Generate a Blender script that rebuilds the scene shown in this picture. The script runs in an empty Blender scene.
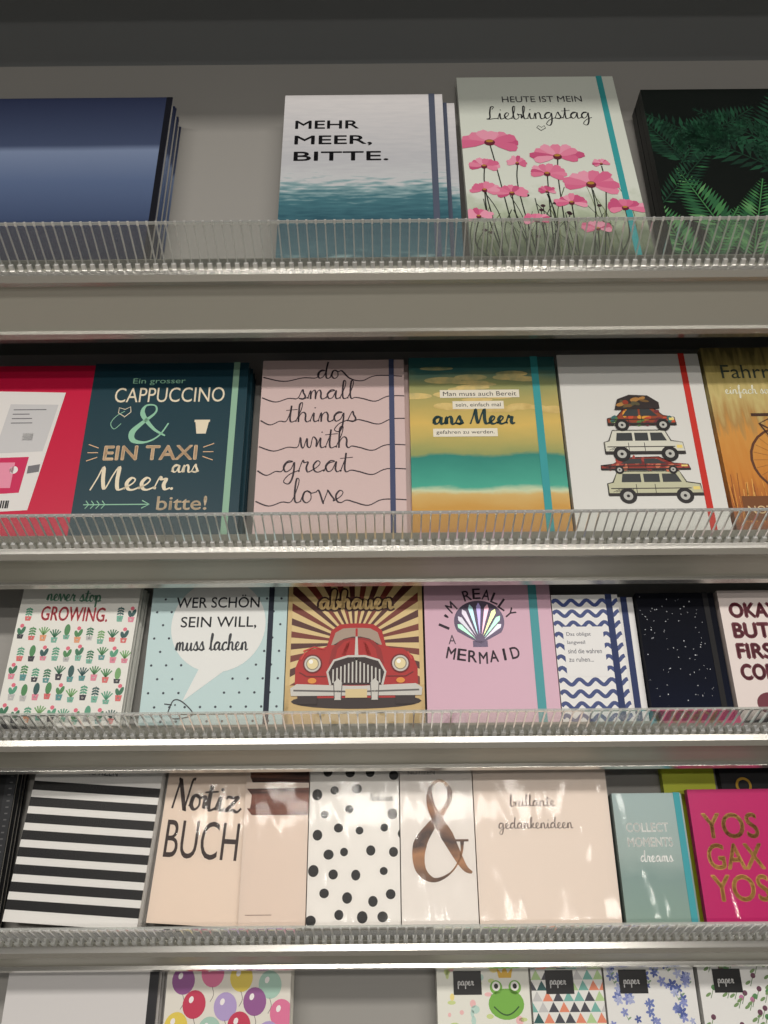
import bpy, math, random
from mathutils import Matrix, Vector
random.seed(7)
S=bpy.context.scene
COL=S.collection
CZ=1.45            # eye height
try:
    S.view_settings.view_transform='Standard'
    S.view_settings.look='None'
except Exception: pass

# ------------------------------------------------------------------ materials
def lin(c):
    c=c/255.0
    return c/12.92 if c<=0.04045 else ((c+0.055)/1.055)**2.4
def L3(rgb): return (lin(rgb[0]),lin(rgb[1]),lin(rgb[2]),1)
_m={}
def mat(rgb,rough=.5,metal=0.0,spec=.3,coat=0.0):
    k=(tuple(rgb),rough,metal,spec,coat)
    if k in _m: return _m[k]
    m=bpy.data.materials.new('paint_%d_%d_%d'%tuple(rgb)); m.use_nodes=True
    b=m.node_tree.nodes['Principled BSDF']
    b.inputs['Base Color'].default_value=L3(rgb)
    b.inputs['Roughness'].default_value=rough
    b.inputs['Metallic'].default_value=metal
    b.inputs['Specular IOR Level'].default_value=spec
    b.inputs['Coat Weight'].default_value=coat
    _m[k]=m
    return m
def ramp_mat(name,H,stops,nscale=(60,60),amt=0.0,rough=.4,detail=4,axis='Y',metal=0.0,spec=.3):
    m=bpy.data.materials.new(name); m.use_nodes=True
    nt=m.node_tree; N=nt.nodes; b=N['Principled BSDF']
    b.inputs['Roughness'].default_value=rough
    b.inputs['Metallic'].default_value=metal
    b.inputs['Specular IOR Level'].default_value=spec
    tc=N.new('ShaderNodeTexCoord'); sp=N.new('ShaderNodeSeparateXYZ')
    nt.links.new(tc.outputs['Object'],sp.inputs[0])
    mp=N.new('ShaderNodeMapping'); mp.inputs['Scale'].default_value=(nscale[0],nscale[1],1)
    nt.links.new(tc.outputs['Object'],mp.inputs['Vector'])
    no=N.new('ShaderNodeTexNoise'); no.inputs['Scale'].default_value=1; no.inputs['Detail'].default_value=detail
    nt.links.new(mp.outputs[0],no.inputs['Vector'])
    m1=N.new('ShaderNodeMath'); m1.operation='DIVIDE'; m1.inputs[1].default_value=H/1000
    nt.links.new(sp.outputs[axis],m1.inputs[0])
    m2=N.new('ShaderNodeMath'); m2.operation='MULTIPLY_ADD'; m2.inputs[1].default_value=amt; m2.inputs[2].default_value=-amt*.5
    nt.links.new(no.outputs['Fac'],m2.inputs[0])
    m3=N.new('ShaderNodeMath'); m3.operation='ADD'
    nt.links.new(m1.outputs[0],m3.inputs[0]); nt.links.new(m2.outputs[0],m3.inputs[1])
    cr=N.new('ShaderNodeValToRGB'); e=cr.color_ramp.elements
    stops=[(p/H,c) for p,c in stops]
    e[0].position=stops[0][0]; e[0].color=L3(stops[0][1])
    e[1].position=stops[-1][0]; e[1].color=L3(stops[-1][1])
    for p,c in stops[1:-1]:
        x=e.new(p); x.color=L3(c)
    nt.links.new(m3.outputs[0],cr.inputs[0]); nt.links.new(cr.outputs[0],b.inputs['Base Color'])
    return m
def metal_mat(name,rgb,rough,metal,nsc=(4,400,400)):
    m=bpy.data.materials.new(name); m.use_nodes=True
    nt=m.node_tree; N=nt.nodes; b=N['Principled BSDF']
    b.inputs['Base Color'].default_value=L3(rgb); b.inputs['Metallic'].default_value=metal
    tc=N.new('ShaderNodeTexCoord'); mp=N.new('ShaderNodeMapping'); mp.inputs['Scale'].default_value=nsc
    no=N.new('ShaderNodeTexNoise'); no.inputs['Scale'].default_value=1
    nt.links.new(tc.outputs['Object'],mp.inputs[0]); nt.links.new(mp.outputs[0],no.inputs['Vector'])
    mr=N.new('ShaderNodeMapRange'); mr.inputs['To Min'].default_value=rough-.06; mr.inputs['To Max'].default_value=rough+.08
    nt.links.new(no.outputs['Fac'],mr.inputs['Value']); nt.links.new(mr.outputs[0],b.inputs['Roughness'])
    return m
def clear_mat(name,fac,tint=(1,1,1),diff=0.0,bump=0.0,rough=.08):
    m=bpy.data.materials.new(name); m.use_nodes=True
    nt=m.node_tree; N=nt.nodes; N.remove(N['Principled BSDF']); out=N['Material Output']
    tr=N.new('ShaderNodeBsdfTransparent'); tr.inputs[0].default_value=(*tint,1)
    gl=N.new('ShaderNodeBsdfGlossy'); gl.inputs['Roughness'].default_value=rough; gl.inputs[0].default_value=(1,1,1,1)
    fr=N.new('ShaderNodeLayerWeight'); fr.inputs['Blend'].default_value=fac
    mx=N.new('ShaderNodeMixShader')
    nt.links.new(fr.outputs['Fresnel'],mx.inputs[0]); nt.links.new(tr.outputs[0],mx.inputs[1]); nt.links.new(gl.outputs[0],mx.inputs[2])
    last=mx
    if diff>0:
        di=N.new('ShaderNodeBsdfDiffuse'); di.inputs[0].default_value=(.85,.86,.84,1)
        m2=N.new('ShaderNodeMixShader'); m2.inputs[0].default_value=diff
        nt.links.new(mx.outputs[0],m2.inputs[1]); nt.links.new(di.outputs[0],m2.inputs[2]); last=m2
    if bump>0:
        # diagonal stretched creases of shrink film
        tc=N.new('ShaderNodeTexCoord'); mp=N.new('ShaderNodeMapping')
        mp.inputs['Rotation'].default_value=(0,0,math.radians(38)); mp.inputs['Scale'].default_value=(26,6,1)
        no=N.new('ShaderNodeTexNoise'); no.inputs['Scale'].default_value=1; no.inputs['Distortion'].default_value=.8; no.inputs['Detail'].default_value=1.5
        nt.links.new(tc.outputs['Object'],mp.inputs[0]); nt.links.new(mp.outputs[0],no.inputs['Vector'])
        bu=N.new('ShaderNodeBump'); bu.inputs['Strength'].default_value=bump; bu.inputs['Distance'].default_value=.008
        nt.links.new(no.outputs['Fac'],bu.inputs['Height'])
        nt.links.new(bu.outputs[0],gl.inputs['Normal'])
    nt.links.new(last.outputs[0],out.inputs[0])
    return m
ACR=clear_mat('acrylic_clear',.09,(.95,.96,.95),.09,rough=.03)
RIB=clear_mat('acrylic_rib',.3,(.86,.88,.86),.32,rough=.08)
TOOTH=clear_mat('acrylic_tooth',.5,(.7,.72,.7),.5,rough=.15)
FILM=clear_mat('shrink_film',.17,(.99,.99,.99),.0,bump=.5,rough=.06)
STEEL=metal_mat('shelf_steel',(166,164,154),.38,.2)
RAIL=metal_mat('rail_aluminium',(192,191,186),.2,.8)
PANEL=metal_mat('back_panel_grey',(156,154,150),.6,.0)
DARK=metal_mat('header_grey',(122,125,126),.6,.0)
PAPER=mat((232,228,218),.8)

# ------------------------------------------------------------------ text glyph cache
_t={}
def glyph(s):
    k=s
    if k in _t: return _t[k]
    cu=bpy.data.curves.new('t','FONT'); cu.body=s; cu.resolution_u=4
    ob=bpy.data.objects.new('t',cu); COL.objects.link(ob)
    dg=bpy.context.evaluated_depsgraph_get(); dg.update()
    ev=ob.evaluated_get(dg); me=ev.to_mesh()
    v=[(p.co.x,p.co.y) for p in me.vertices]; f=[tuple(p.vertices) for p in me.polygons]
    ev.to_mesh_clear(); bpy.data.objects.remove(ob); bpy.data.curves.remove(cu)
    xs=[a for a,b in v] or [0,1]; ys=[b for a,b in v] or [0,1]
    _t[k]=(v,f,(min(xs),min(ys),max(xs),max(ys)))
    return _t[k]
# cursive stroke alphabet (x-height = 1)
F={
'a':[(0,.1),(.3,.75),(.7,.95),(.42,1),(.13,.55),(.25,.06),(.55,.2),(.8,.95),(.76,.3),(.87,.02),(1.1,.15)],
'b':[(0,.1),(.35,1.2),(.45,2),(.25,1.85),(.2,.9),(.25,.1),(.55,.02),(.75,.4),(.6,.8),(.78,.68),(1.0,.7)],
'c':[(0,.15),(.2,.75),(.55,1),(.65,.82),(.45,.98),(.15,.6),(.18,.15),(.42,0),(.8,.2)],
'd':[(0,.1),(.3,.8),(.7,.95),(.4,1),(.12,.55),(.25,.05),(.6,.3),(.85,1.2),(.95,2),(.8,1.0),(.8,.2),(.95,.02),(1.15,.15)],
'e':[(0,.15),(.4,.5),(.55,.85),(.35,1),(.12,.6),(.2,.12),(.45,0),(.8,.2)],
'f':[(0,.1),(.4,1),(.6,1.8),(.45,2),(.3,1.5),(.3,0),(.25,-.9),(.4,-.9),(.5,-.1),(.5,.3),(.85,.3)],
'g':[(0,.1),(.3,.8),(.7,.95),(.4,1),(.12,.55),(.25,.05),(.6,.3),(.8,.9),(.75,-.3),(.5,-1),(.15,-.8),(.5,-.2),(1.1,.15)],
'h':[(0,.1),(.35,1.2),(.45,1.95),(.25,1.8),(.2,.8),(.2,0),(.25,.6),(.5,1),(.7,.8),(.7,.2),(.85,0),(1.05,.15)],
'i':[(0,.1),(.25,.95),(.25,.3),(.35,.02),(.6,.15)],
'k':[(0,.1),(.35,1.2),(.45,1.95),(.25,1.8),(.2,.8),(.2,0),(.25,.5),(.6,.95),(.55,.6),(.3,.5),(.6,.1),(.9,.1)],
'l':[(0,.1),(.35,1.2),(.45,1.9),(.3,2),(.22,1.2),(.22,.3),(.35,.02),(.6,.15)],
'm':[(0,.1),(.2,.95),(.22,0),(.3,.7),(.5,1),(.6,.7),(.6,0),(.7,.7),(.9,1),(1.02,.7),(1.02,.2),(1.15,0),(1.4,.15)],
'n':[(0,.1),(.2,.95),(.22,0),(.3,.7),(.55,1),(.7,.7),(.7,.2),(.82,0),(1.05,.15)],
'o':[(0,.2),(.2,.85),(.45,1),(.2,.85),(.12,.3),(.35,0),(.62,.3),(.58,.85),(.42,.97),(.65,.8),(.95,.9)],
'p':[(0,.1),(.2,1),(.18,-.9),(.25,.5),(.5,1),(.75,.6),(.6,.1),(.35,.1),(.95,.15)],
'r':[(0,.1),(.25,1.05),(.35,.85),(.6,.9),(.5,.4),(.6,.02),(.85,.15)],
's':[(0,.1),(.35,1.05),(.45,.7),(.6,.3),(.4,0),(.1,.1),(.5,.05),(.8,.2)],
't':[(0,.1),(.3,1.2),(.35,1.7),(.28,.8),(.28,.2),(.4,0),(.7,.15)],
'u':[(0,.1),(.2,.95),(.2,.3),(.35,0),(.6,.2),(.75,.95),(.75,.3),(.85,0),(1.1,.15)],
'v':[(0,.9),(.15,1),(.42,.03),(.44,.03),(.7,.95),(.72,1),(.95,.55),(1.1,.3)],
'w':[(0,.1),(.15,1),(.25,.2),(.4,.05),(.6,.9),(.65,.2),(.85,.1),(1.0,1),(1.25,.7)],
'y':[(0,.1),(.2,.95),(.25,.3),(.5,.1),(.75,.95),(.7,-.3),(.45,-1),(.15,-.8),(.5,-.2),(1.05,.15)],
'z':[(.08,.8),(.14,.98),(.45,.92),(.78,1.0),(.5,.55),(.1,.04),(.14,.03),(.5,.1),(.8,-.02),(1.05,.25)],
'M':[(0,0),(.3,1),(.55,1.95),(.62,.8),(.78,.1),(1.1,1.2),(1.4,1.95),(1.38,.8),(1.48,.05),(1.8,.15)],
'L':[(.6,1.55),(.8,1.95),(.5,1.9),(.35,1),(.3,.2),(0,.05),(.3,0),(.7,.1),(1.1,.1)],
'N':[(0,0),(.15,1),(.3,1.9),(.32,1.92),(.75,.05),(.77,.05),(.92,1),(1.08,2.0),(1.25,2.05)],
}
W={k:max(.5,v[-1][0]) for k,v in F.items()}
def smooth(P,n=5):
    if len(P)<3: return P
    Q=[P[0]]+list(P)+[P[-1]]; o=[]
    for i in range(1,len(Q)-2):
        a,b,c,d=Q[i-1],Q[i],Q[i+1],Q[i+2]
        for j in range(n):
            t=j/n
            o.append(tuple(.5*((2*b[k])+(-a[k]+c[k])*t+(2*a[k]-5*b[k]+4*c[k]-d[k])*t*t+(-a[k]+3*b[k]-3*c[k]+d[k])*t**3) for k in (0,1)))
    o.append(P[-1]); return o

# ------------------------------------------------------------------ generic mesh builder
class MB:
    def __init__(s): s.v=[];s.f=[];s.mi=[];s.m=[]
    def idx(s,m):
        if m not in s.m: s.m.append(m)
        return s.m.index(m)
    def face(s,pts,m):
        b=len(s.v); s.v+=pts; s.f.append(tuple(range(b,b+len(pts)))); s.mi.append(s.idx(m))
    def box(s,x0,x1,y0,y1,z0,z1,m,k=1.0):
        b=len(s.v)
        s.v+=[(x*k,y*k,z*k) for z in (z0,z1) for y in (y0,y1) for x in (x0,x1)]
        for q in ((0,2,3,1),(4,5,7,6),(0,1,5,4),(2,6,7,3),(0,4,6,2),(1,3,7,5)):
            s.f.append(tuple(b+i for i in q)); s.mi.append(s.idx(m))
    def sheet(s,prof,t,x0,x1,m):
        n=len(prof); nn=[]
        for i in range(n):
            a=prof[max(0,i-1)]; c=prof[min(n-1,i+1)]
            d=(c[0]-a[0],c[1]-a[1]); l=math.hypot(*d) or 1
            nn.append((-d[1]/l*t/2,d[0]/l*t/2))
        loop=[(p[0]+q[0],p[1]+q[1]) for p,q in zip(prof,nn)]+[(p[0]-q[0],p[1]-q[1]) for p,q in reversed(list(zip(prof,nn)))]
        b=len(s.v); k=len(loop); mi=s.idx(m)
        s.v+=[(x0,y,z) for y,z in loop]+[(x1,y,z) for y,z in loop]
        for i in range(k):
            j=(i+1)%k; s.f.append((b+i,b+j,b+k+j,b+k+i)); s.mi.append(mi)
        for i in range(n-1):
            a=i;c=i+1;d=k-2-i;e=k-1-i
            s.f.append((b+a,b+c,b+d,b+e)); s.mi.append(mi)
            s.f.append((b+k+e,b+k+d,b+k+c,b+k+a)); s.mi.append(mi)
    def obj(s,name,parent=None):
        me=bpy.data.meshes.new(name); me.from_pydata(s.v,[],s.f); 
        for m in s.m: me.materials.append(m)
        me.polygons.foreach_set('material_index',s.mi); me.update()
        o=bpy.data.objects.new(name,me); COL.objects.link(o)
        if parent: o.parent=parent
        return o

# ------------------------------------------------------------------ rack layout  (Y away from the viewer, Z up)
LEAN=25
BASES=[.2163,-.0295,-.1993,-.3825,-.5675]
BASES=[CZ+b for b in BASES]
DROP=[.052,.0370,.0385,.0390,.0390]
PH=[.322,.232,.19,.19,.19]
def row_origin(r): return (.75,BASES[r]+.005)

class Book(MB):
    """notebook standing on rack row r; local mm: x right, y up the cover, z out of the cover"""
    def __init__(s,r,x,w,h,cover,t=9,d=0.0,lean=LEAN,rot=0.0,copies=None,cdx=0.0,band=None,bandw=5,film=False,spine=None):
        super().__init__()
        s.w,s.h=w,h; s.z=0.05
        cm=cover if not isinstance(cover,tuple) else mat(cover,.36)
        s.cm=cm
        if copies is None: copies=max(0,int((38-d)//(t+.6))-1)
        for c in range(copies+1):
            z=-c*(t+.6); dx=0 if c==0 else cdx+random.uniform(-.6,.6)
            k=.001
            s.box(dx,dx+w,0,h,z-1.4,z,cm,k)
            s.box(dx+1.0,dx+w-2,2,h-2,z-t+1.4,z-1.4,PAPER,k)
            s.box(dx,dx+w,0,h,z-t,z-t+1.4,cm,k)
            s.box(dx,dx+1.0,0,h,z-t+1.4,z-1.4,cm,k)
            if band:
                u,bc=band; bm=mat(bc,.6)
                s.box(dx+u,dx+u+bandw,-.4,h+.4,z,z+.5,bm,k)
                s.box(dx+u,dx+u+bandw,h,h+.5,z-t,z,bm,k)
        s.place=(r,x,d,lean,rot,w)
        s.film=film
    def nl(s,d=.09): s.z+=d; return s
    def poly(s,P,c,x0=0,y0=0,x1=None,y1=None):
        x1=s.w if x1 is None else x1; y1=s.h if y1 is None else y1
        P=list(P)
        for ax,lim,sg in ((0,x0,1),(0,x1,-1),(1,y0,1),(1,y1,-1)):
            o=[]
            for i in range(len(P)):
                a=P[i-1]; b=P[i]
                ia=(a[ax]-lim)*sg>=0; ib=(b[ax]-lim)*sg>=0
                if ia!=ib:
                    t=(lim-a[ax])/(b[ax]-a[ax]); o.append((a[0]+(b[0]-a[0])*t,a[1]+(b[1]-a[1])*t))
                if ib: o.append(b)
            P=o
            if len(P)<3: return
        m=c if not isinstance(c,tuple) else mat(c,.42)
        ar=sum(P[i-1][0]*P[i][1]-P[i][0]*P[i-1][1] for i in range(len(P)))
        if abs(ar)<1e-6: return
        if ar<0: P=P[::-1]
        s.face([(p[0]*.001,p[1]*.001,s.z*.001) for p in P],m)
    def rect(s,x0,y0,x1,y1,c): s.poly([(x0,y0),(x1,y0),(x1,y1),(x0,y1)],c)
    def ell(s,cx,cy,rx,ry,c,rot=0,n=22,a0=0,a1=360):
        P=[]; r=math.radians(rot)
        full=abs(a1-a0)>=360
        for i in range(n if full else n+1):
            a=math.radians(a0+(a1-a0)*i/n); x=rx*math.cos(a); y=ry*math.sin(a)
            P.append((cx+x*math.cos(r)-y*math.sin(r),cy+x*math.sin(r)+y*math.cos(r)))
        s.poly(P,c)
    def line(s,P,w,c,sm=False,callig=0.0):
        if sm: P=smooth(P)
        L=[];R=[]
        for i in range(len(P)):
            a=P[max(0,i-1)]; b=P[min(len(P)-1,i+1)]
            dx,dy=b[0]-a[0],b[1]-a[1]; l=math.hypot(dx,dy) or 1
            ww=w*.5*(1+(callig if dy<0 else -callig*.35)*abs(dy)/l)
            nx,ny=-dy/l*ww,dx/l*ww
            L.append((P[i][0]+nx,P[i][1]+ny)); R.append((P[i][0]-nx,P[i][1]-ny))
        for i in range(len(P)-1): s.poly([R[i],R[i+1],L[i+1],L[i]],c)
    def vline(s,P,ws,c,n=8):
        P3=smooth(P,n); m=len(P3)-1; L=[];R=[]
        for i,p in enumerate(P3):
            a=P3[max(0,i-1)]; b=P3[min(m,i+1)]; dx,dy=b[0]-a[0],b[1]-a[1]; l=math.hypot(dx,dy) or 1
            t=i/m*(len(ws)-1); k=min(int(t),len(ws)-2); w=ws[k]+(ws[k+1]-ws[k])*(t-k)
            L.append((p[0]-dy/l*w/2,p[1]+dx/l*w/2)); R.append((p[0]+dy/l*w/2,p[1]-dx/l*w/2))
        for i in range(m): s.poly([R[i],R[i+1],L[i+1],L[i]],c)
    def text(s,t,x0,y0,x1,y1,c,off=0.0,rot=0):
        v,f,(a,b,cc,d)=glyph(t)
        sx=(x1-x0)/max(1e-6,cc-a); sy=(y1-y0)/max(1e-6,d-b); cx,cy=(x0+x1)/2,(y0+y1)/2
        cr,sr=math.cos(math.radians(rot)),math.sin(math.radians(rot))
        e=max(0,off)*sy
        D=[(0,0)] if e==0 else [(-e,0),(e,0),(0,e),(0,-e)]
        for ex,ey in D:
            Q=[]
            for p in v:
                x=x0+(p[0]-a)*sx-cx+ex; y=y0+(p[1]-b)*sy-cy+ey
                Q.append((cx+x*cr-y*sr,cy+x*sr+y*cr))
            for q in f: s.poly([Q[i] for i in q],c)
    def arc(s,t,cx,cy,R,a0,a1,h,w,c,off=.01,Ry=None):
        n=len(t); Ry=R if Ry is None else Ry
        for i,ch in enumerate(t):
            if ch==' ': continue
            a=a0+(a1-a0)*(i/(n-1)); x=cx+R*math.cos(math.radians(a)); y=cy+Ry*math.sin(math.radians(a))
            ww=w*(.3 if ch in "I'" else 1)
            hh=h*(.4 if ch=="'" else 1)
            s.text(ch,x-ww/2,y-hh/2,x+ww/2,y+hh/2,c,off,rot=(a-90)*.8)
    def script(s,t,x,y,xh,c,w=1.0,sx=1.0,callig=.6,slope=0.0,lead=None,tail=None):
        px=x; run=[]
        if lead: run+= [(x+p[0],y+p[1]) for p in lead]
        def flush():
            nonlocal run
            if len(run)>2: s.line(run,w,c,True,callig)
            run=[]
        for ch in t:
            if ch==' ': flush(); px+=.6*xh*sx; continue
            if ch=='z': flush()
            for p in F[ch]:
                run.append((px+p[0]*xh*sx,y+p[1]*xh+(px-x)*slope))
            if ch=='i': s.ell(px+.35*xh*sx,y+1.45*xh,w*.7,w*.7,c,n=8)
            if ch=='t': s.line([(px-.05*xh,y+1.2*xh),(px+.8*xh*sx,y+1.3*xh)],w*.7,c)
            if ch=='N': flush(); px-=.2*xh*sx
            px+=W[ch]*xh*sx
        if tail: run+=[(px+p[0],y+p[1]) for p in tail]
        flush(); return px
    def done(s,name='notebook'):
        r,x,d,lean,rot,w=s.place
        if s.film:
            nx,ny=14,18; b=len(s.v); fi=s.idx(FILM)
            for j in range(ny+1):
                for i in range(nx+1):
                    e=min(i,nx-i,j,ny-j)
                    amp=.30 if (i+j*.7)%5<1.5 else .07        # a few puckers crossing the film
                    zz=1.4+random.uniform(-.5,1)*amp*(1 if e>0 else 0)
                    s.v.append((s.w*i/nx*.001,s.h*j/ny*.001,zz*.001))
            for j in range(ny):
                for i in range(nx):
                    a=b+j*(nx+1)+i; s.f.append((a,a+1,a+nx+2,a+nx+1)); s.mi.append(fi)
        o=s.obj(name)
        Y,Z=row_origin(r); th=math.radians(90-lean)
        n=Vector((0,-math.sin(th),math.cos(th)))
        piv=Vector((w*.001 if rot<0 else 0,0,0))
        o.matrix_world=Matrix.Translation(Vector((x*.001,Y,Z))-n*d*.001)@Matrix.Rotation(th,4,'X')@Matrix.Translation(piv)@Matrix.Rotation(math.radians(rot),4,'Z')@Matrix.Translation(-piv)
        if s.film:
            for p in o.data.polygons:
                if o.data.materials[p.material_index]==FILM: p.use_smooth=True
        return o

# ================================================================== ROOM
def plane_box(name,x0,x1,y0,y1,z0,z1,m):
    b=MB(); b.box(x0,x1,y0,y1,z0,z1,m); return b.obj(name)
FLM=ramp_mat('floor_vinyl',6000,[(0,(150,146,138)),(6000,(172,168,160))],(3,3),.3)
plane_box('floor',-3,3,-5,1.25,-.05,0,FLM)
plane_box('ceiling',-3,3,-5,1.25,3.0,3.05,mat((175,175,172),.9))
plane_box('wall_back',-3,3,1.15,1.25,0,3.0,mat((120,121,120),.85))

# ================================================================== RACK
rack=bpy.data.objects.new('display_rack',None); COL.objects.link(rack)
X0,X1=-.66,.66
th=math.radians(LEAN); sn,cs=math.sin(th),math.cos(th)
for r,b in enumerate(BASES):
    sh=MB()
    f0=(.738,b+.0103); f1=(.738+.050*cs,b+.0103-.050*sn)
    top=(f1[0]+PH[r]*sn,f1[1]+PH[r]*cs)
    dr=DROP[r]
    sh.sheet([(.7375,b-.004),f0,f1],.0012,X0,X1,STEEL)
    sh.sheet([(f1[0],f1[1]),top,(top[0]+.012,top[1]+.001)],.0012,X0,X1,PANEL)
    sh.sheet([(.7405,b-.008),(.7665,b-dr+.003)],.0016,X0,X1,STEEL)
    sh.sheet([(.7405,b+.001),(.7345,b-.001),(.7325,b-.005),(.7345,b-.010),(.741,b-.0115)],.0016,X0,X1,RAIL)
    sh.sheet([(.7655,b-dr+.006),(.7630,b-dr+.002),(.7665,b-dr-.0012),(.785,b-dr-.0005)],.0016,X0,X1,RAIL)
    sh.obj('shelf_%d'%(r+1),rack)
    a=(.7385,b+.001); t=(.7065,b+(.0322 if r==0 else .0290))
    lp=MB(); lp.sheet([a,t],.0013,X0,X1,ACR)
    lp.sheet([(t[0]+.0008,t[1]-.0008),(t[0]-.0006,t[1]+.0006)],.0020,X0,X1,RIB)
    lp.obj('lip_%d'%(r+1),rack)
    rb=MB(); dy,dz=t[0]-a[0],t[1]-a[1]; l=math.hypot(dy,dz); dy/=l;dz/=l; ny,nz=-dz,dy
    x=X0+.004
    while x<X1-.004:
        for (s0,s1,e,wd,m) in ((.0,l+.0014,.0020,.0012,RIB),(-.001,.0075,.0034,.0038,TOOTH),(l-.0015,l+.0022,.0022,.0018,TOOTH)):
            P=[(a[0]+dy*q+ny*k,a[1]+dz*q+nz*k) for q,k in ((s0,.0007),(s1,.0007),(s1,e),(s0,e))]
            k0=len(rb.v); rb.v+=[(x-wd/2,*p) for p in P]+[(x+wd/2,*p) for p in P]; mi=rb.idx(m)
            for q in ((0,1,2,3),(7,6,5,4),(0,4,5,1),(1,5,6,2),(2,6,7,3),(3,7,4,0)):
                rb.f.append(tuple(k0+i for i in q)); rb.mi.append(mi)
        x+=.0080
    rb.obj('lip_ribs_%d'%(r+1),rack)
st=MB()
st.box(X0,X1,1.02,1.04,.1,2.12,DARK)
st.box(X0,X1,.928,.945,CZ+.497,2.12,DARK)
st.box(X0,X1,.46,1.04,2.10,2.12,DARK)  # unseen canopy, added low and forward to shade header and top row
for x in (X0-.02,X1): st.box(x,x+.02,.70,1.04,0,2.12,STEEL)
st.box(X0,X1,.72,1.04,0,.10,DARK)
st.box(X0,X1,.74,.76,.10,BASES[4]-.045,STEEL)
st.obj('frame',rack)
e=MB(); e.sheet([(.9235,CZ+.489),(.9215,CZ+.494),(.928,CZ+.497)],.002,X0,X1,RAIL); e.obj('trim_rail',rack)

# ================================================================== ROW 1
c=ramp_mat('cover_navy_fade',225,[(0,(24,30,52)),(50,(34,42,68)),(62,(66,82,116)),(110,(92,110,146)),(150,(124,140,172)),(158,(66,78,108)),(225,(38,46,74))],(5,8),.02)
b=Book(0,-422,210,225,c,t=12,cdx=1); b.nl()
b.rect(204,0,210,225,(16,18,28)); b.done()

c=ramp_mat('cover_sea_mist',226,[(0,(150,178,182)),(14,(72,110,122)),(50,(48,88,104)),(84,(74,122,134)),(100,(146,176,182)),(110,(205,208,212)),(135,(196,198,204)),(226,(230,228,230))],(40,260),.30,detail=8)
b=Book(0,-97,160,226,c,t=10,cdx=13,band=(146,(84,92,112)),bandw=6)
b.nl()
k=(38,38,42)
b.text('MEHR',12,178,75,189,k,.02); b.text('MEER,',12,154.5,88,168,k,.02); b.text('BITTE.',12,134,104,146,k,.02); b.done()

b=Book(0,82,168,284,(226,232,222),t=10,lean=30,copies=0,band=(150,(60,165,170)),bandw=6)
b.nl()
g=ramp_mat('cover_meadow',284,[(0,(60,70,62)),(30,(110,122,100)),(70,(184,196,172)),(104,(226,232,222)),(284,(226,232,222))],(60,60),.22)
b.rect(0,0,168,140,g); b.nl()
b.text('HEUTE IST MEIN',46,240,130,250,(70,70,75)); 
b.script('Lieblingstag',28,212,10.5,(40,40,45),1.0,sx=.98)
b.line([(82,193),(78,198),(80,201),(83,198),(86,201),(87,197),(82,193)],.8,(60,60,65))
flw=[(28,175,32,17),(94,152,26,15),(122,110,29,17),(53,142,11,9),(20,138,18,11),(81,126,19,12),(44,98,16,10),(18,103,15,10),(150,76,20,11),(100,84,16,10),(10,66,14,9),(64,60,15,8),(120,48,16,8),(78,100,9,6),(136,140,9,6)]
for i in range(44):
    x=random.uniform(2,160); h=random.uniform(30,112); b.line([(x,0),(x+random.uniform(-8,8),h*.6),(x+random.uniform(-14,14),h)],random.uniform(.5,1),random.choice([(60,66,58),(86,100,70),(120,130,96),(50,54,50)]),True)
    if i%3==0: b.ell(x+random.uniform(-12,12),h,2.4,2.0,(70,50,56))
b.nl()
for fx,fy,rx,ry in flw:
    b.line([(fx,fy-3),(fx+random.uniform(-5,5),fy-40),(fx*.75+20+random.uniform(-6,6),0)],1.2,(42,48,42),True)
b.nl()
for fx,fy,rx,ry in flw:
    n=9; an=random.uniform(-14,14); ps=[-24+q*228/(n-1) for q in range(n)]
    random.shuffle(ps)
    for q in ps:
        a=math.radians(q+an); col=random.choice([(238,140,172),(226,112,152),(244,164,190),(210,92,136),(232,126,162)])
        ln=random.uniform(.82,1.08)
        ex,ey=fx+rx*ln*math.cos(a),fy+ry*1.15*ln*math.sin(a)+1
        dx,dy=ex-fx,ey-fy; l=math.hypot(dx,dy); nx,ny=-dy/l,dx/l; w_=rx*.2
        b.poly([(fx,fy),(fx+dx*.45+nx*w_*.8,fy+dy*.45+ny*w_*.8),(fx+dx*.85+nx*w_,fy+dy*.85+ny*w_),(ex+nx*w_*.4,ey+ny*w_*.4),(ex-nx*w_*.1,ey-ny*w_*.1-.4),(ex-nx*w_*.6,ey-ny*w_*.6),(fx+dx*.8-nx*w_,fy+dy*.8-ny*w_),(fx+dx*.4-nx*w_*.7,fy+dy*.4-ny*w_*.7)],col)
        b.z+=.010
    b.ell(fx,fy-.5,rx*.17,ry*.28,(110,44,60)); b.z+=.01; b.ell(fx,fy+ry*.1,rx*.12,ry*.12,(190,140,60)); b.z-=.08
b.z+=.1
b.done()

b=Book(0,266,170,230,(14,20,18),t=10)
b.nl()
def frond(b,x0,y0,x1,y1,n,ln,cols,wd=.12,bend=0):
    dx,dy=x1-x0,y1-y0; l=math.hypot(dx,dy); ux,uy=dx/l,dy/l
    b.line([(x0,y0),(x1,y1)],1.2,cols[0])
    for i in range(n):
        t=(i+.5)/n; px,py=x0+dx*t,y0+dy*t; q=ln*math.sin(math.pi*(.15+.8*t))*(1.05-t*.5)
        for sd in (1,-1):
            ex=px+(ux*.55-uy*sd*.83)*q; ey=py+(uy*.55+ux*sd*.83)*q
            mx,my=(px+ex)/2,(py+ey)/2; nx,ny=-(ey-py)*wd,(ex-px)*wd
            b.poly([(px,py),(mx+nx,my+ny),(ex,ey),(mx-nx,my-ny)],random.choice(cols))
gd=[(26,60,44),(32,76,54),(20,50,38)]; gl=[(70,130,78),(50,104,66),(96,150,96),(40,88,58)]
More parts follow.
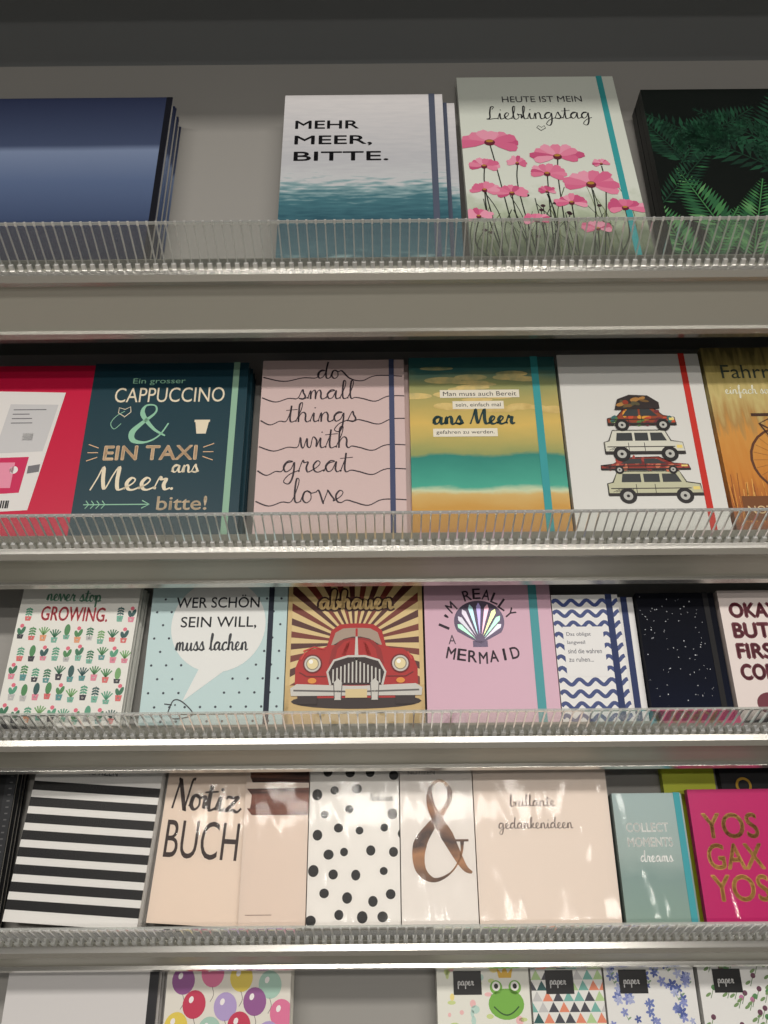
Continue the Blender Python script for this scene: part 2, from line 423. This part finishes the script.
for i in range(9): frond(b,random.uniform(-10,170),random.uniform(100,150),random.uniform(-10,170),random.uniform(170,250),18,32,gd)
b.nl()
frond(b,60,20,20,120,24,30,gl,.09); frond(b,110,10,150,120,26,34,gl,.09); frond(b,20,0,-10,80,22,26,gl,.09); b.nl(); frond(b,70,0,100,105,26,30,gl,.09); frond(b,0,75,60,150,20,22,gd+gl[1:2],.09)
b.nl(); frond(b,30,0,70,70,22,22,gl,.09); frond(b,140,0,120,60,22,26,gl,.09)
b.done()

# ================================================================== ROW 2
b=Book(1,-437,149,192,(204,22,66),t=11)
b.nl(); b.poly([(30,28),(108,32),(124,160),(60,162),(44,160)],(230,228,226)); b.nl()
b.poly([(66,92),(112,94),(119,146),(72,147)],(206,206,208)); b.rect(90,106,100,114,(240,240,240))
b.poly([(64,48),(97,50),(100,88),(67,87)],(208,40,92)); b.nl()
b.rect(72,55,88,82,(236,150,176)); b.ell(88,74,4,4,(240,240,240)); b.poly([(101,70),(112,72),(112,80),(101,78)],(120,120,125))
for i in range(14): b.rect(60+i*2.2,34,61+i*2.2+random.random(),42,(40,40,45))
for i in range(4): b.rect(76,140-i*5,76+random.uniform(16,34),141-i*5,(110,110,115))
b.done()

b=Book(1,-288,154,194,(28,62,74),t=10,cdx=2,band=(139,(150,190,165)),bandw=6); b.nl()
cr=(238,226,200); gr=(150,205,175)
b.text('Ein grosser',40,168,92,176,gr)
b.text('CAPPUCCINO',24,148,132,165,cr)
b.vline([(78,110),(66,118),(54,134),(56,144),(65,144),(66,136),(54,124),(46,114),(48,105),(60,103),(72,110),(80,124)],[1.5,3,5,2,1.5,2,4,6,5,2,1.5,1.5],gr)
b.line([(36,138),(28,132),(24,124),(28,118),(34,124)],.7,gr,True)
b.line([(36,132),(30,136),(30,142),(36,140),(41,143),(42,137),(36,131)],.8,cr)
b.poly([(108,112),(117,112),(119,125),(106,125)],cr); b.rect(105,125,120,127.5,cr)
b.text('EIN TAXI',22,84,110,99,(236,206,170),.025)
for q in (-1,1):
    for i in range(3): b.line([(66+q*50,92+(i-1)*5),(66+q*60,92+(i-1)*9)],.9,(232,190,150))
b.script('Meer',14,52,12.5,cr,1.9,sx=1.4,callig=.9)
b.script('ans',88,70,8,cr,1.3,sx=1.1); b.ell(90,53,1.4,1.4,cr)
b.line([(10,37),(70,37)],1,gr)
for i in range(4): b.line([(12+i*5,33),(15+i*5,37),(12+i*5,41)],.8,gr)
b.line([(64,33),(71,37),(64,41)],1,gr)
b.text('bitte!',78,31,124,45,(236,216,186),.01); b.done()

b=Book(1,-120,141,196,(216,192,190),t=8,cdx=5,band=(126,(70,78,112)),bandw=5); b.nl()
k=(58,48,56)
rows=[('do',54,174,10),('small',36,150,10.5),('things',26,124,11),('with',38,95,12),('great',24,69,12),('love',34,37,12.5)]
for t,x,y,h in rows:
    b.script(t,x,y,h,k,1.15,sx=1.2,callig=.55,lead=[(-x+1,2),(-x*.6,-3),(-x*.25,1)],tail=[(8,0),(20,-3),(34,3),(60,2)])
b.done()

c=ramp_mat('cover_beach',198,[(0,(196,140,60)),(30,(206,156,72)),(44,(214,180,110)),(48,(206,218,180)),(53,(70,172,150)),(84,(44,136,124)),(88,(150,160,100)),(120,(222,190,104)),(165,(150,156,104)),(182,(60,108,104)),(198,(40,90,95))],(22,45),.09,detail=8)
b=Book(1,26,146,198,c,t=9,cdx=2,band=(122,(60,160,165)),bandw=7); b.nl()
cl=ramp_mat('cover_cloud',198,[(0,(190,160,90)),(110,(190,160,90)),(150,(226,200,130)),(198,(120,140,110))],(60,60),.5,detail=8)
for i in range(22):
    b.ell(random.uniform(0,146),random.uniform(130,186),random.uniform(8,20),random.uniform(2,4.5),cl,n=14); b.z+=.006
b.nl()
b.rect(30,150,108,159,(238,232,215)); b.rect(42,137,92,146,(238,232,215)); b.rect(22,106,84,115,(238,232,215)); b.nl()
b.text('Man muss auch Bereit',33,152,105,157,(60,60,60)); b.text('sein, einfach mal',45,139,89,144,(60,60,60)); b.text('gefahren zu werden.',25,108,81,113,(60,60,60))
b.script('ans Meer',22,120,8.5,(30,60,62),1.9,sx=1.2,callig=.7); b.done()

b=Book(1,175,142,200,(226,226,222),t=9,cdx=1.5,band=(122,(206,50,40)),bandw=6); b.nl()
def car(b,x,y,w,h,body,trim=(50,45,45),suv=False,pat=None):
    dk=(35,32,34)
    wr=h*.24
    if suv: P=[(0,.25),(0,.62),(.06,.66),(.12,1),(.78,1),(.84,.66),(.98,.6),(1,.25)]
    else: P=[(0,.25),(0,.5),(.14,.58),(.28,.95),(.66,1),(.82,.62),(.98,.54),(1,.25)]
    b.poly([(x+p[0]*w,y+p[1]*h) for p in P],body); b.line([(x+p[0]*w,y+p[1]*h) for p in P+[P[0]]],1.3,dk); b.z+=.05
    if pat:
        for i in range(34):
            u=random.uniform(.05,.95); v=random.uniform(.3,.5 if not .2<u<.75 else .92)
            b.ell(x+u*w,y+v*h,random.uniform(2,5),random.uniform(1.4,3),random.choice(pat),rot=random.uniform(0,90),n=10); b.z+=.005
    if suv: Q=[[(.15,.66),(.17,.92),(.36,.92),(.36,.66)],[(.39,.66),(.39,.92),(.56,.92),(.56,.66)],[(.59,.66),(.59,.92),(.74,.92),(.79,.66)]]
    else: Q=[[(.22,.6),(.31,.88),(.46,.9),(.46,.6)],[(.49,.6),(.49,.9),(.63,.9),(.74,.6)]]
    for q in Q: b.poly([(x+p[0]*w,y+p[1]*h) for p in q],(58,62,64))
    b.rect(x,y+.25*h,x+w,y+.33*h,trim); b.rect(x+.9*w,y+.42*h,x+.97*w,y+.52*h,(240,220,130)); b.line([(x+.03*w,y+.47*h),(x+.88*w,y+.47*h)],1,trim)
    for q in (.3,.5): b.line([(x+q*w,y+.33*h),(x+q*w,y+.6*h)],.6,dk)
    for i in range(6): b.line([(x+(.05+i*.03)*w,y+.36*h),(x+(.12+i*.03)*w,y+.45*h)],.5,dk)
    b.z+=.05
    for q in (.2,.8):
        b.ell(x+q*w,y+wr,wr,wr,dk,n=18)
    b.z+=.05
    for q in (.2,.8): b.ell(x+q*w,y+wr,wr*.55,wr*.55,(190,190,185),n=14)
    b.z+=.05
    for q in (.2,.8): b.ell(x+q*w,y+wr,wr*.2,wr*.2,dk,n=8)
pt=[(206,80,50),(226,160,60),(60,110,110),(230,220,190),(120,50,60),(90,130,70)]
car(b,34,33,88,34,(200,200,170),suv=True)
b.z+=.05; car(b,30,64,84,18,(150,56,46),suv=False,pat=[(206,120,90),(120,40,40),(170,70,60)])
b.z+=.05; car(b,36,77,76,34,(220,220,206),suv=True)
b.z+=.05; car(b,42,110,66,28,(150,70,46),suv=False,pat=pt)
b.nl()
b.poly([(50,134),(54,146),(66,151),(84,150),(94,142),(94,135)],(50,42,42)); b.z+=.05
for i in range(14): b.ell(random.uniform(56,90),random.uniform(138,147),random.uniform(2,5),random.uniform(1.4,2.6),random.choice([(150,60,40),(120,90,50),(90,84,60),(180,130,70)]),rot=random.uniform(-30,30),n=10); b.z+=.006
b.done()

c=ramp_mat('cover_wheat',207,[(0,(120,66,24)),(30,(176,98,34)),(60,(206,132,48)),(105,(212,150,70)),(120,(180,140,80)),(150,(206,188,124)),(180,(176,160,96)),(207,(96,88,54))],(190,26),.34,detail=10)
b=Book(1,321,150,207,c,t=10); b.nl()
b.text('Fahrrad',16,170,84,186,(60,70,60)); b.script('einfach so im leben',16,152,5,(235,235,215),.7)
cx,cy=62,78
for i in range(24):
    a=math.radians(i*15); a2=math.radians(i*15+15)
    b.poly([(cx+33.5*math.cos(a),cy+33.5*math.sin(a)),(cx+36*math.cos(a),cy+36*math.sin(a)),(cx+36*math.cos(a2),cy+36*math.sin(a2)),(cx+33.5*math.cos(a2),cy+33.5*math.sin(a2))],(96,56,34))
    b.line([(cx,cy),(cx+33*math.cos(a),cy+33*math.sin(a))],.4,(150,96,50))
b.line([(cx,cy),(42,118),(58,126),(84,122)],1.8,(80,52,36)); b.line([(42,118),(110,70)],1.8,(80,52,36)); b.rect(36,126,54,129.5,(70,46,34))
for i in range(120):
    x=random.uniform(0,120); h=random.uniform(20,66); b.line([(x,14),(x+random.uniform(-4,4),h)],.6,random.choice([(226,160,70),(180,104,40),(140,76,30),(236,186,100)]))
b.nl()
b.rect(10,15,75,40,(120,70,30)); b.nl(); b.text('NOTIZEN',14,22,60,30,(230,200,150)); b.done()

# ================================================================== ROW 3
b=Book(2,-356,114,139,(232,232,226),t=9,rot=-2); b.nl()
b.script('never stop',24,120,6.5,(100,150,125),1.1,sx=.95)
b.text('GROWING.',22,100,86,114,(214,90,100),.015)
pots=[(220,110,110),(90,150,150),(60,60,70),(230,160,120),(190,190,190),(120,180,160),(226,140,160)]
gs=[(80,140,90),(60,120,90),(120,170,110),(90,160,130),(50,90,90)]
for rr in range(6):
    for cc in range(10):
        x=6+cc*11+(rr%2)*4; y=4+rr*19
        if y>80 and 16<x<94: continue
        if x>109: continue
        h=random.uniform(4,6); pc=random.choice(pots); y+=random.uniform(-2,2)
        b.poly([(x-2.4,y),(x+2.4,y),(x+3.2,y+h),(x-3.2,y+h)],pc)
        b.ell(x,y+h*.5,1.2,1,(240,236,230),n=6)
        k=random.randrange(4); gcol=random.choice(gs)
        if k==0: b.ell(x,y+h+5,2.8,5.6,gcol)
        elif k==1:
            for a in (-40,-20,0,20,40): b.line([(x,y+h),(x+8*math.sin(math.radians(a)),y+h+8*math.cos(math.radians(a)))],1.2,gcol)
        elif k==2:
            b.ell(x-1.8,y+h+3,1.8,3.4,gcol,20); b.ell(x+1.8,y+h+4,1.8,4,gcol,-20); b.ell(x,y+h+8.5,1.9,1.9,(226,110,130))
        else:
            b.line([(x,y+h),(x,y+h+9)],.7,gcol)
            for q in (2,4.5,7): b.ell(x-1.8,y+h+q,1.8,.9,gcol,30,10); b.ell(x+1.8,y+h+q,1.8,.9,gcol,-30,10)
b.done()

b=Book(2,-225,131,174,(190,216,218),t=9,cdx=1,band=(113,(36,44,60)),bandw=5); b.nl()
for i in range(9):
    for j in range(11):
        x,y=6+i*14+(j%2)*7,6+j*13
        if (x-66)**2/47**2+(y-97)**2/48**2<1 or (36<x<74 and 24<y<60): continue
        b.ell(x,y,1.2,1.2,(50,60,72),n=8)
b.nl()
b.poly([(66+45*math.cos(math.radians(a)),97+46*math.sin(math.radians(a))) for a in range(-80,251,6)]+[(38,24)],(234,236,234)); b.nl()
b.text('WER SCHÖN',24,114,104,127,(45,50,58),.008); b.text('SEIN WILL,',30,93,102,105,(45,50,58),.008); b.script('muss lachen',27,72,8,(45,50,58),1.2,sx=.85,callig=.6)
b.line([(26,14),(30,25),(38,24),(49,13),(40,9),(30,9),(26,14)],1.1,(45,50,58),True); b.line([(22,22),(29,21)],1.1,(45,50,58)); b.ell(32,21,.9,.9,(45,50,58),n=6); b.done()

b=Book(2,-93,129,174,(222,196,140),t=8,cdx=.5); b.nl()
n=32; cx,cy=64,78
for i in range(n):
    a=2*math.pi*i/n; a2=2*math.pi*(i+.5)/n
    b.poly([(cx,cy),(cx+190*math.cos(a),cy+190*math.sin(a)),(cx+190*math.cos(a2),cy+190*math.sin(a2))],(120,52,40) if i%2 else (84,42,36))
b.nl()
b.poly([(0,0),(129,0),(129,38),(0,38)],(206,176,120)); b.rect(0,0,4,174,(214,186,130)); b.rect(125,0,129,174,(214,186,130)); b.nl()
b.script('abhauen',30,112,9,(60,26,24),6,sx=1.1,callig=.3); b.nl(); b.script('abhauen',30,112,9,(222,190,130),2.4,sx=1.1,callig=.4)
b.nl()
rd=(176,30,30); rh=(206,66,58); dk=(40,22,24); ch=(206,204,198)
def mirror(P,cx=66): return P+[(2*cx-x,y) for x,y in reversed(P)]
b.ell(66,23,60,7,dk); b.nl()
b.poly(mirror([(12,26),(9,40),(9,54),(13,65),(22,72),(34,73),(40,76),(52,78)]),rd); b.nl()
b.poly(mirror([(38,74),(42,90),(50,96),(60,97)]),rd); b.z+=.05
b.poly(mirror([(42,76),(46,88),(53,92),(60,92.5)]),(170,150,134)); b.z+=.05
b.poly(mirror([(44,76),(54,82),(62,84)]),dk); b.rect(65,76,67,92,rd); b.z+=.05
b.poly(mirror([(40,58),(43,72),(50,80),(60,83)]),(150,24,26)); b.z+=.05
b.poly(mirror([(46,62),(48,72),(54,79),(61,81)]),rd); b.poly([(52,66),(56,66),(60,79),(57,78)],rh); b.poly([(80,66),(76,66),(72,79),(75,78)],rh); b.z+=.05
b.poly([(64,58),(68,58),(67,84),(65,84)],ch)
b.poly(mirror([(42,38),(39,50),(45,61),(58,65)]),dk); b.z+=.05
for i in range(13):
    x=44.4+i*3.6; h=61-abs(i-6)*1.4; b.rect(x-.7,40,x+.7,h,ch)
b.z+=.05
b.line(mirror([(42,38),(39,50),(45,61),(58,65)]),2,ch)
b.line([(13,50),(20,46),(38,46)],1,(110,14,16)); b.line([(119,50),(112,46),(94,46)],1,(110,14,16))
for x in (25,107):
    b.ell(x,58,9,9,(110,14,16)); b.z+=.05; b.ell(x,58,7.6,7.6,ch); b.z+=.05; b.ell(x,58,6,6,(150,140,120)); b.z+=.05; b.ell(x,58,5,5,(236,220,170)); b.z+=.05; b.ell(x-1.5,60,2,2,(255,255,250)); 
    b.ell(x,42,4,2.6,(230,150,60))
for x in (14,118): b.line([(x,62),(x+(4 if x<60 else -4),69)],1.5,rh)
b.z+=.05
b.poly(mirror([(6,28),(5,35),(11,39),(60,37)]),ch); b.z+=.05; b.line([(8,33),(66,31.5),(124,33)],1.6,(96,92,92)); b.rect(12,20,30,28,dk); b.rect(102,20,120,28,dk)
for x in (46,80): b.poly([(x,24),(x+6,24),(x+7,40),(x+3,44),(x-1,40)],ch)
b.z+=.05
for x in (46,80): b.line([(x,25),(x-1,40)],.8,(96,92,92)); b.line([(x+6,25),(x+7,40)],.8,(96,92,92))
b.rect(56,26,76,34,(220,200,150)); b.line([(16,70),(26,74),(36,72)],1.2,rh)
b.done()

b=Book(2,38,122,174,(218,178,198),t=9,cdx=.5,band=(101,(84,165,172)),bandw=8); b.nl()
k=(70,55,70)
b.arc("I'M REALLY",52,88,34,172,28,10.5,7.5,k,Ry=38); b.text('A',22,76,29,85,k)
for i,ch_ in enumerate('MERMAID'):
    u=20+i*10; iw=ch_=='I'
    b.text(ch_,u+(3 if iw else 0),57+abs(i-3)*1.6,u+(5 if iw else 8),68+abs(i-3)*1.6,k,.015,rot=(i-3)*4)
dkp=mat((70,62,80),.3,.5); b.poly([(52,76)]+[(52+24*math.cos(math.radians(a)),98+21*math.sin(math.radians(a))) for a in range(-32,213,8)],dkp); b.rect(45,73,59,79,dkp); b.nl()
hol=[(170,170,182),(150,206,176),(206,216,150),(216,170,190),(160,150,206),(160,206,214),(176,172,186)]
for i in range(9):
    a=math.radians(-8+i*24.5)
    tx,ty=52+21*math.cos(a),98+19*math.sin(a); dx,dy=tx-52,ty-77; l=math.hypot(dx,dy); nx,ny=-dy/l,dx/l
    m_=mat(hol[i%7],.3,.5)
    b.poly([(52+dx*.2,77+dy*.2),(tx-nx*2.2-dx*.1,ty-ny*2.2-dy*.1),(tx,ty),(tx+nx*2.2-dx*.1,ty+ny*2.2-dy*.1)],m_)
b.done()

b=Book(2,161,64,124,(236,236,236),t=8,cdx=17,band=(52,(44,58,104)),bandw=6); b.nl()
nv=(52,70,128)
for j in range(11):
    y=6+j*11; P=[(x,y+2.6*math.sin(x*.42)) for x in [q*1.3 for q in range(0,50)]]
    b.line(P,3.6,nv)
b.nl(); b.rect(8,44,46,92,(238,238,238)); b.nl()
for i,t in enumerate(('Das obligat','langweil','sind die wahren','zu ruhen...')): b.text(t,11,82-i*8,11+len(t)*2.1,86.5-i*8,(50,55,80))
b.done()

c=ramp_mat('cover_night',126,[(0,(20,26,46)),(50,(16,20,34)),(126,(10,12,20))],(20,20),.3,spec=.08,rough=.6)
b=Book(2,243,75,125,c,t=9,cdx=1,band=(64,(18,18,22)),bandw=5); b.nl()
for i in range(90): b.ell(random.uniform(2,60),random.uniform(10,122),random.uniform(.15,.6),random.uniform(.15,.6),(225,230,240),n=6)
b.done()

b=Book(2,322,95,127,(234,222,218),t=9); b.nl()
k=(110,40,56)
for i,t in enumerate(('OKAY','BUT','FIRST','COFFEE')): b.text(t,9,100-i*20,9+[46,34,44,52][i],114-i*20,k,.05)
b.ell(30,18,12,10,k); b.done()

# ================================================================== ROW 4
b=Book(3,-470,110,174,(20,22,26),t=9); b.nl(); b.rect(100,0,110,174,(34,36,40)); b.nl()
for i in range(30): b.rect(104,4+i*5.7,107,5.2+i*5.7,(90,90,92))
b.done()
b=Book(3,-352,124,168,(232,231,228),t=6,rot=-4,film=True,d=2); b.nl()
for i in range(8):
    y=10+i*15; b.rect(0,y,124,y+8.4,(24,24,26))
b.text('NOTIZEN',48,132,80,138,(70,70,70)); b.done()
b=Book(3,-222,104,170,(232,214,198),t=5,rot=-3.5,d=8,film=True); b.nl()
k=(52,38,36)
b.script('Notiz',8,100,13.5,k,2.4,sx=1.14,callig=.6)
b.text('BUCH',6,56,76,90,k); b.done()
b=Book(3,-136,61,170,(226,208,194),t=6,copies=0,film=True); b.nl()
cp=ramp_mat('foil_copper',170,[(90,(60,36,30)),(110,(96,58,46)),(125,(54,34,30)),(140,(120,76,58)),(170,(90,54,44))],(8,90),.5,rough=.35,metal=.35)
for i in range(12):
    y=98+i*6; 
    if i in (4,): continue
    b.poly([(random.uniform(1,8),y),(61,y-random.uniform(0,3)),(61,y+6.6),(random.uniform(0,8),y+6.2)],cp); b.z+=.01
b.line([(6,12),(30,12)],.5,(120,90,80))
b.done()
b=Book(3,-74,86,172,(236,233,228),t=6,film=True); b.nl()
for j in range(9):
    for i in range(5):
        x=6+i*21+(j%2)*10+random.uniform(-3.5,3.5); y=8+j*18.5+random.uniform(-4,4)
        if 100<y<124 and x>50: continue
        r_=random.uniform(3.6,5.0); b.ell(x,y,r_,r_*random.uniform(.9,1.1),(26,26,28),n=16)
b.script('Notizen',58,110,3.6,(60,60,60),.5); b.done()
b=Book(3,13,70,172,(232,226,220),t=6,film=True); b.nl()
b.text('NOTIZEN',8,134,34,138,(90,85,85))
am=ramp_mat('foil_bronze',172,[(30,(40,28,24)),(60,(120,84,56)),(75,(40,28,26)),(100,(110,76,54)),(118,(50,34,28)),(140,(140,104,70))],(25,40),.35,rough=.3,metal=.35)
b.vline([(66,46),(58,52),(44,78),(30,104),(30,122),(40,128),(48,118),(44,104),(30,88),(18,70),(18,50),(30,40),(46,46),(56,60),(58,74)],[2,6,12,8,4,2,5,4,8,13,10,4,1.5,1.5,4],am)
b.nl(); b.line([(50,74),(64,74)],2,am); b.done()
b=Book(3,84,129,172,(230,216,204),t=6,film=True); b.nl()
b.script('brillante',34,104,5,(120,104,98),.7,sx=1.2); b.script('gedankenideen',22,84,5,(120,104,98),.7,sx=1.15)
b.done()
c=ramp_mat('cover_mist',115,[(0,(140,165,155)),(40,(136,160,156)),(60,(160,178,174)),(115,(166,186,186))],(30,60),.25,detail=8)
b=Book(3,217,66,115,c,t=7,cdx=3,band=(59,(70,165,175)),bandw=6,film=True); b.nl()
b.text('COLLECT',10,80,50,88,(245,245,242),.02); b.text('MOMENTS',10,67,52,75,(245,245,242),.02); b.script('dreams',20,54,5,(240,240,238),.8); b.done()
b=Book(3,290,82,118,(190,26,106),t=8,copies=0,film=True); b.nl()
gd_=ramp_mat('foil_gold',118,[(0,(150,100,50)),(40,(206,160,90)),(80,(130,86,46)),(118,(210,170,100))],(50,60),.6,rough=.35,metal=.3)
for i,t in enumerate(('YOS','GAX','YOS')):
    b.text(t,10,74-i*27,62,96-i*27,gd_,.02)
b.done()
b=Book(3,276,52,168,(206,216,60),t=7,d=25,copies=1); b.done()
b=Book(3,334,90,172,(30,30,34),t=7,d=25,copies=1); b.nl(); b.ell(22,124,8,8,mat((190,150,60),.3,.7)); b.nl(); b.ell(22,124,5.5,5.5,(30,30,34)) ; b.done()

# ================================================================== ROW 5
b=Book(4,-368,146,174,(214,212,212),t=12); b.nl(); b.rect(137,0,146,174,(40,40,44)); b.done()
b=Book(4,-214,120,172,(230,226,216),t=8); b.nl()
bc=[(150,90,150),(226,120,160),(230,206,90),(170,205,190),(200,60,90),(180,160,210)]
i=0
for (x,y) in ((16,122),(44,128),(72,124),(100,118),(28,102),(58,100),(86,104),(112,94),(12,84),(44,80),(72,84),(100,76),(20,60),(60,58),(90,50)):
    b.ell(x,y,11,12,bc[i%6],random.uniform(-20,20)); b.line([(x,y-11),(x+2,y-18),(x-1,y-24)],.5,(120,110,110),True); b.z+=.02; b.ell(x-3,y+4,2.2,3,(245,240,240),-20,10); b.z+=.02; i+=1
b.done()
def label(b,x,y):
    b.nl(); b.rect(x,y,x+27,y+20,(24,24,26)); b.nl(); b.script('paper',x+4,y+8,3.4,(220,220,220),.6)
b=Book(4,47,89,172,(232,232,222),t=8,copies=3); b.nl()
for i in range(60): b.ell(random.uniform(0,89),random.uniform(30,160),random.uniform(1.5,5),random.uniform(1.5,4),random.choice([(206,220,150),(240,190,190),(190,220,210),(244,224,140)]),n=10)
b.nl(); b.ell(66,100,17,13,(120,180,70)); b.ell(57,114,6,6,(120,180,70)); b.ell(75,114,6,6,(120,180,70)); b.nl()
for x in (57,75): b.ell(x,115,4,4,(245,245,240))
b.poly([(60,122),(58,131),(63,126),(66,133),(69,126),(74,131),(72,122)],(226,180,60)); b.nl()
for x in (57,75): b.ell(x,115,2,2.2,(20,20,20))
b.line([(54,98),(60,93),(66,91),(72,93),(78,98)],1.2,(50,90,40),True); label(b,16,108); b.done()
b=Book(4,138,69,172,(232,232,228),t=8,copies=3); b.nl()
tc=[(40,90,90),(120,180,170),(230,140,110),(200,200,200),(70,70,80),(180,210,150)]
for j in range(14):
    for i in range(8):
        x=i*10-(j%2)*5; y=j*9+30
        b.poly([(x,y),(x+10,y),(x+5,y+8.5)],random.choice(tc))
label(b,14,108); b.done()
for X,wd,cs_,name in ((209,87,[(110,126,186),(140,150,206),(84,100,166),(176,184,220)],1),(300,90,[(190,120,160),(110,70,90),(90,140,90)],2)):
    b=Book(4,X,wd,172,(232,232,230),t=8,copies=3); b.nl()
    for i in range(95 if name==1 else 60):
        x=random.uniform(4,wd-4); y=random.uniform(30,140); col=random.choice(cs_)
        if name==1:
            r_=random.uniform(.6,1.2)
            for a in (40,110,180,250,320): b.ell(x+2.4*r_*math.cos(math.radians(a)),y+2.4*r_*math.sin(math.radians(a)),2.2*r_,1.2*r_,col,a,8)
            if i%3==0: b.line([(x,y),(x+3,y-7)],.4,(120,150,120)); b.ell(x+4,y-5,2,.8,(130,160,130),30,8)
        else:
            b.line([(x,y),(x+4,y+9)],.6,(110,140,100)); b.ell(x+4,y+9,2.4,2.4,col,n=10); b.ell(x-2,y+3,3,1.3,(120,150,100),30,10)
        b.z+=.005
    label(b,14,108); b.done()

# ================================================================== LIGHTS / WORLD / CAMERA
def area(name,loc,sx,sy,e,col=(1,.94,.865)):
    l=bpy.data.lights.new(name,'AREA'); l.shape='RECTANGLE'; l.size=sx; l.size_y=sy; l.energy=e; l.color=col
    o=bpy.data.objects.new(name,l); o.location=loc; COL.objects.link(o); return o
area('ceiling_light',(-.9,-1.1,2.97),1.2,.22,28)
area('ceiling_light.001',(.9,-1.1,2.97),1.2,.22,28)
area('ceiling_light.002',(0,-2.3,2.97),1.6,.22,48)
area('ceiling_light.003',(.5,-3.7,2.97),1.6,.20,64)
w=bpy.data.worlds.new('World'); S.world=w; w.use_nodes=True
w.node_tree.nodes['Background'].inputs[0].default_value=(.95,.97,1,1)
w.node_tree.nodes['Background'].inputs[1].default_value=.14
cd=bpy.data.cameras.new('camera'); cam=bpy.data.objects.new('camera',cd); COL.objects.link(cam)
cam.location=(0,0,CZ); cam.rotation_euler=(math.radians(90),math.radians(.5),0)
cd.sensor_fit='VERTICAL'; cd.sensor_height=36; cd.lens=36*828/1024; cd.clip_start=.01
S.camera=cam
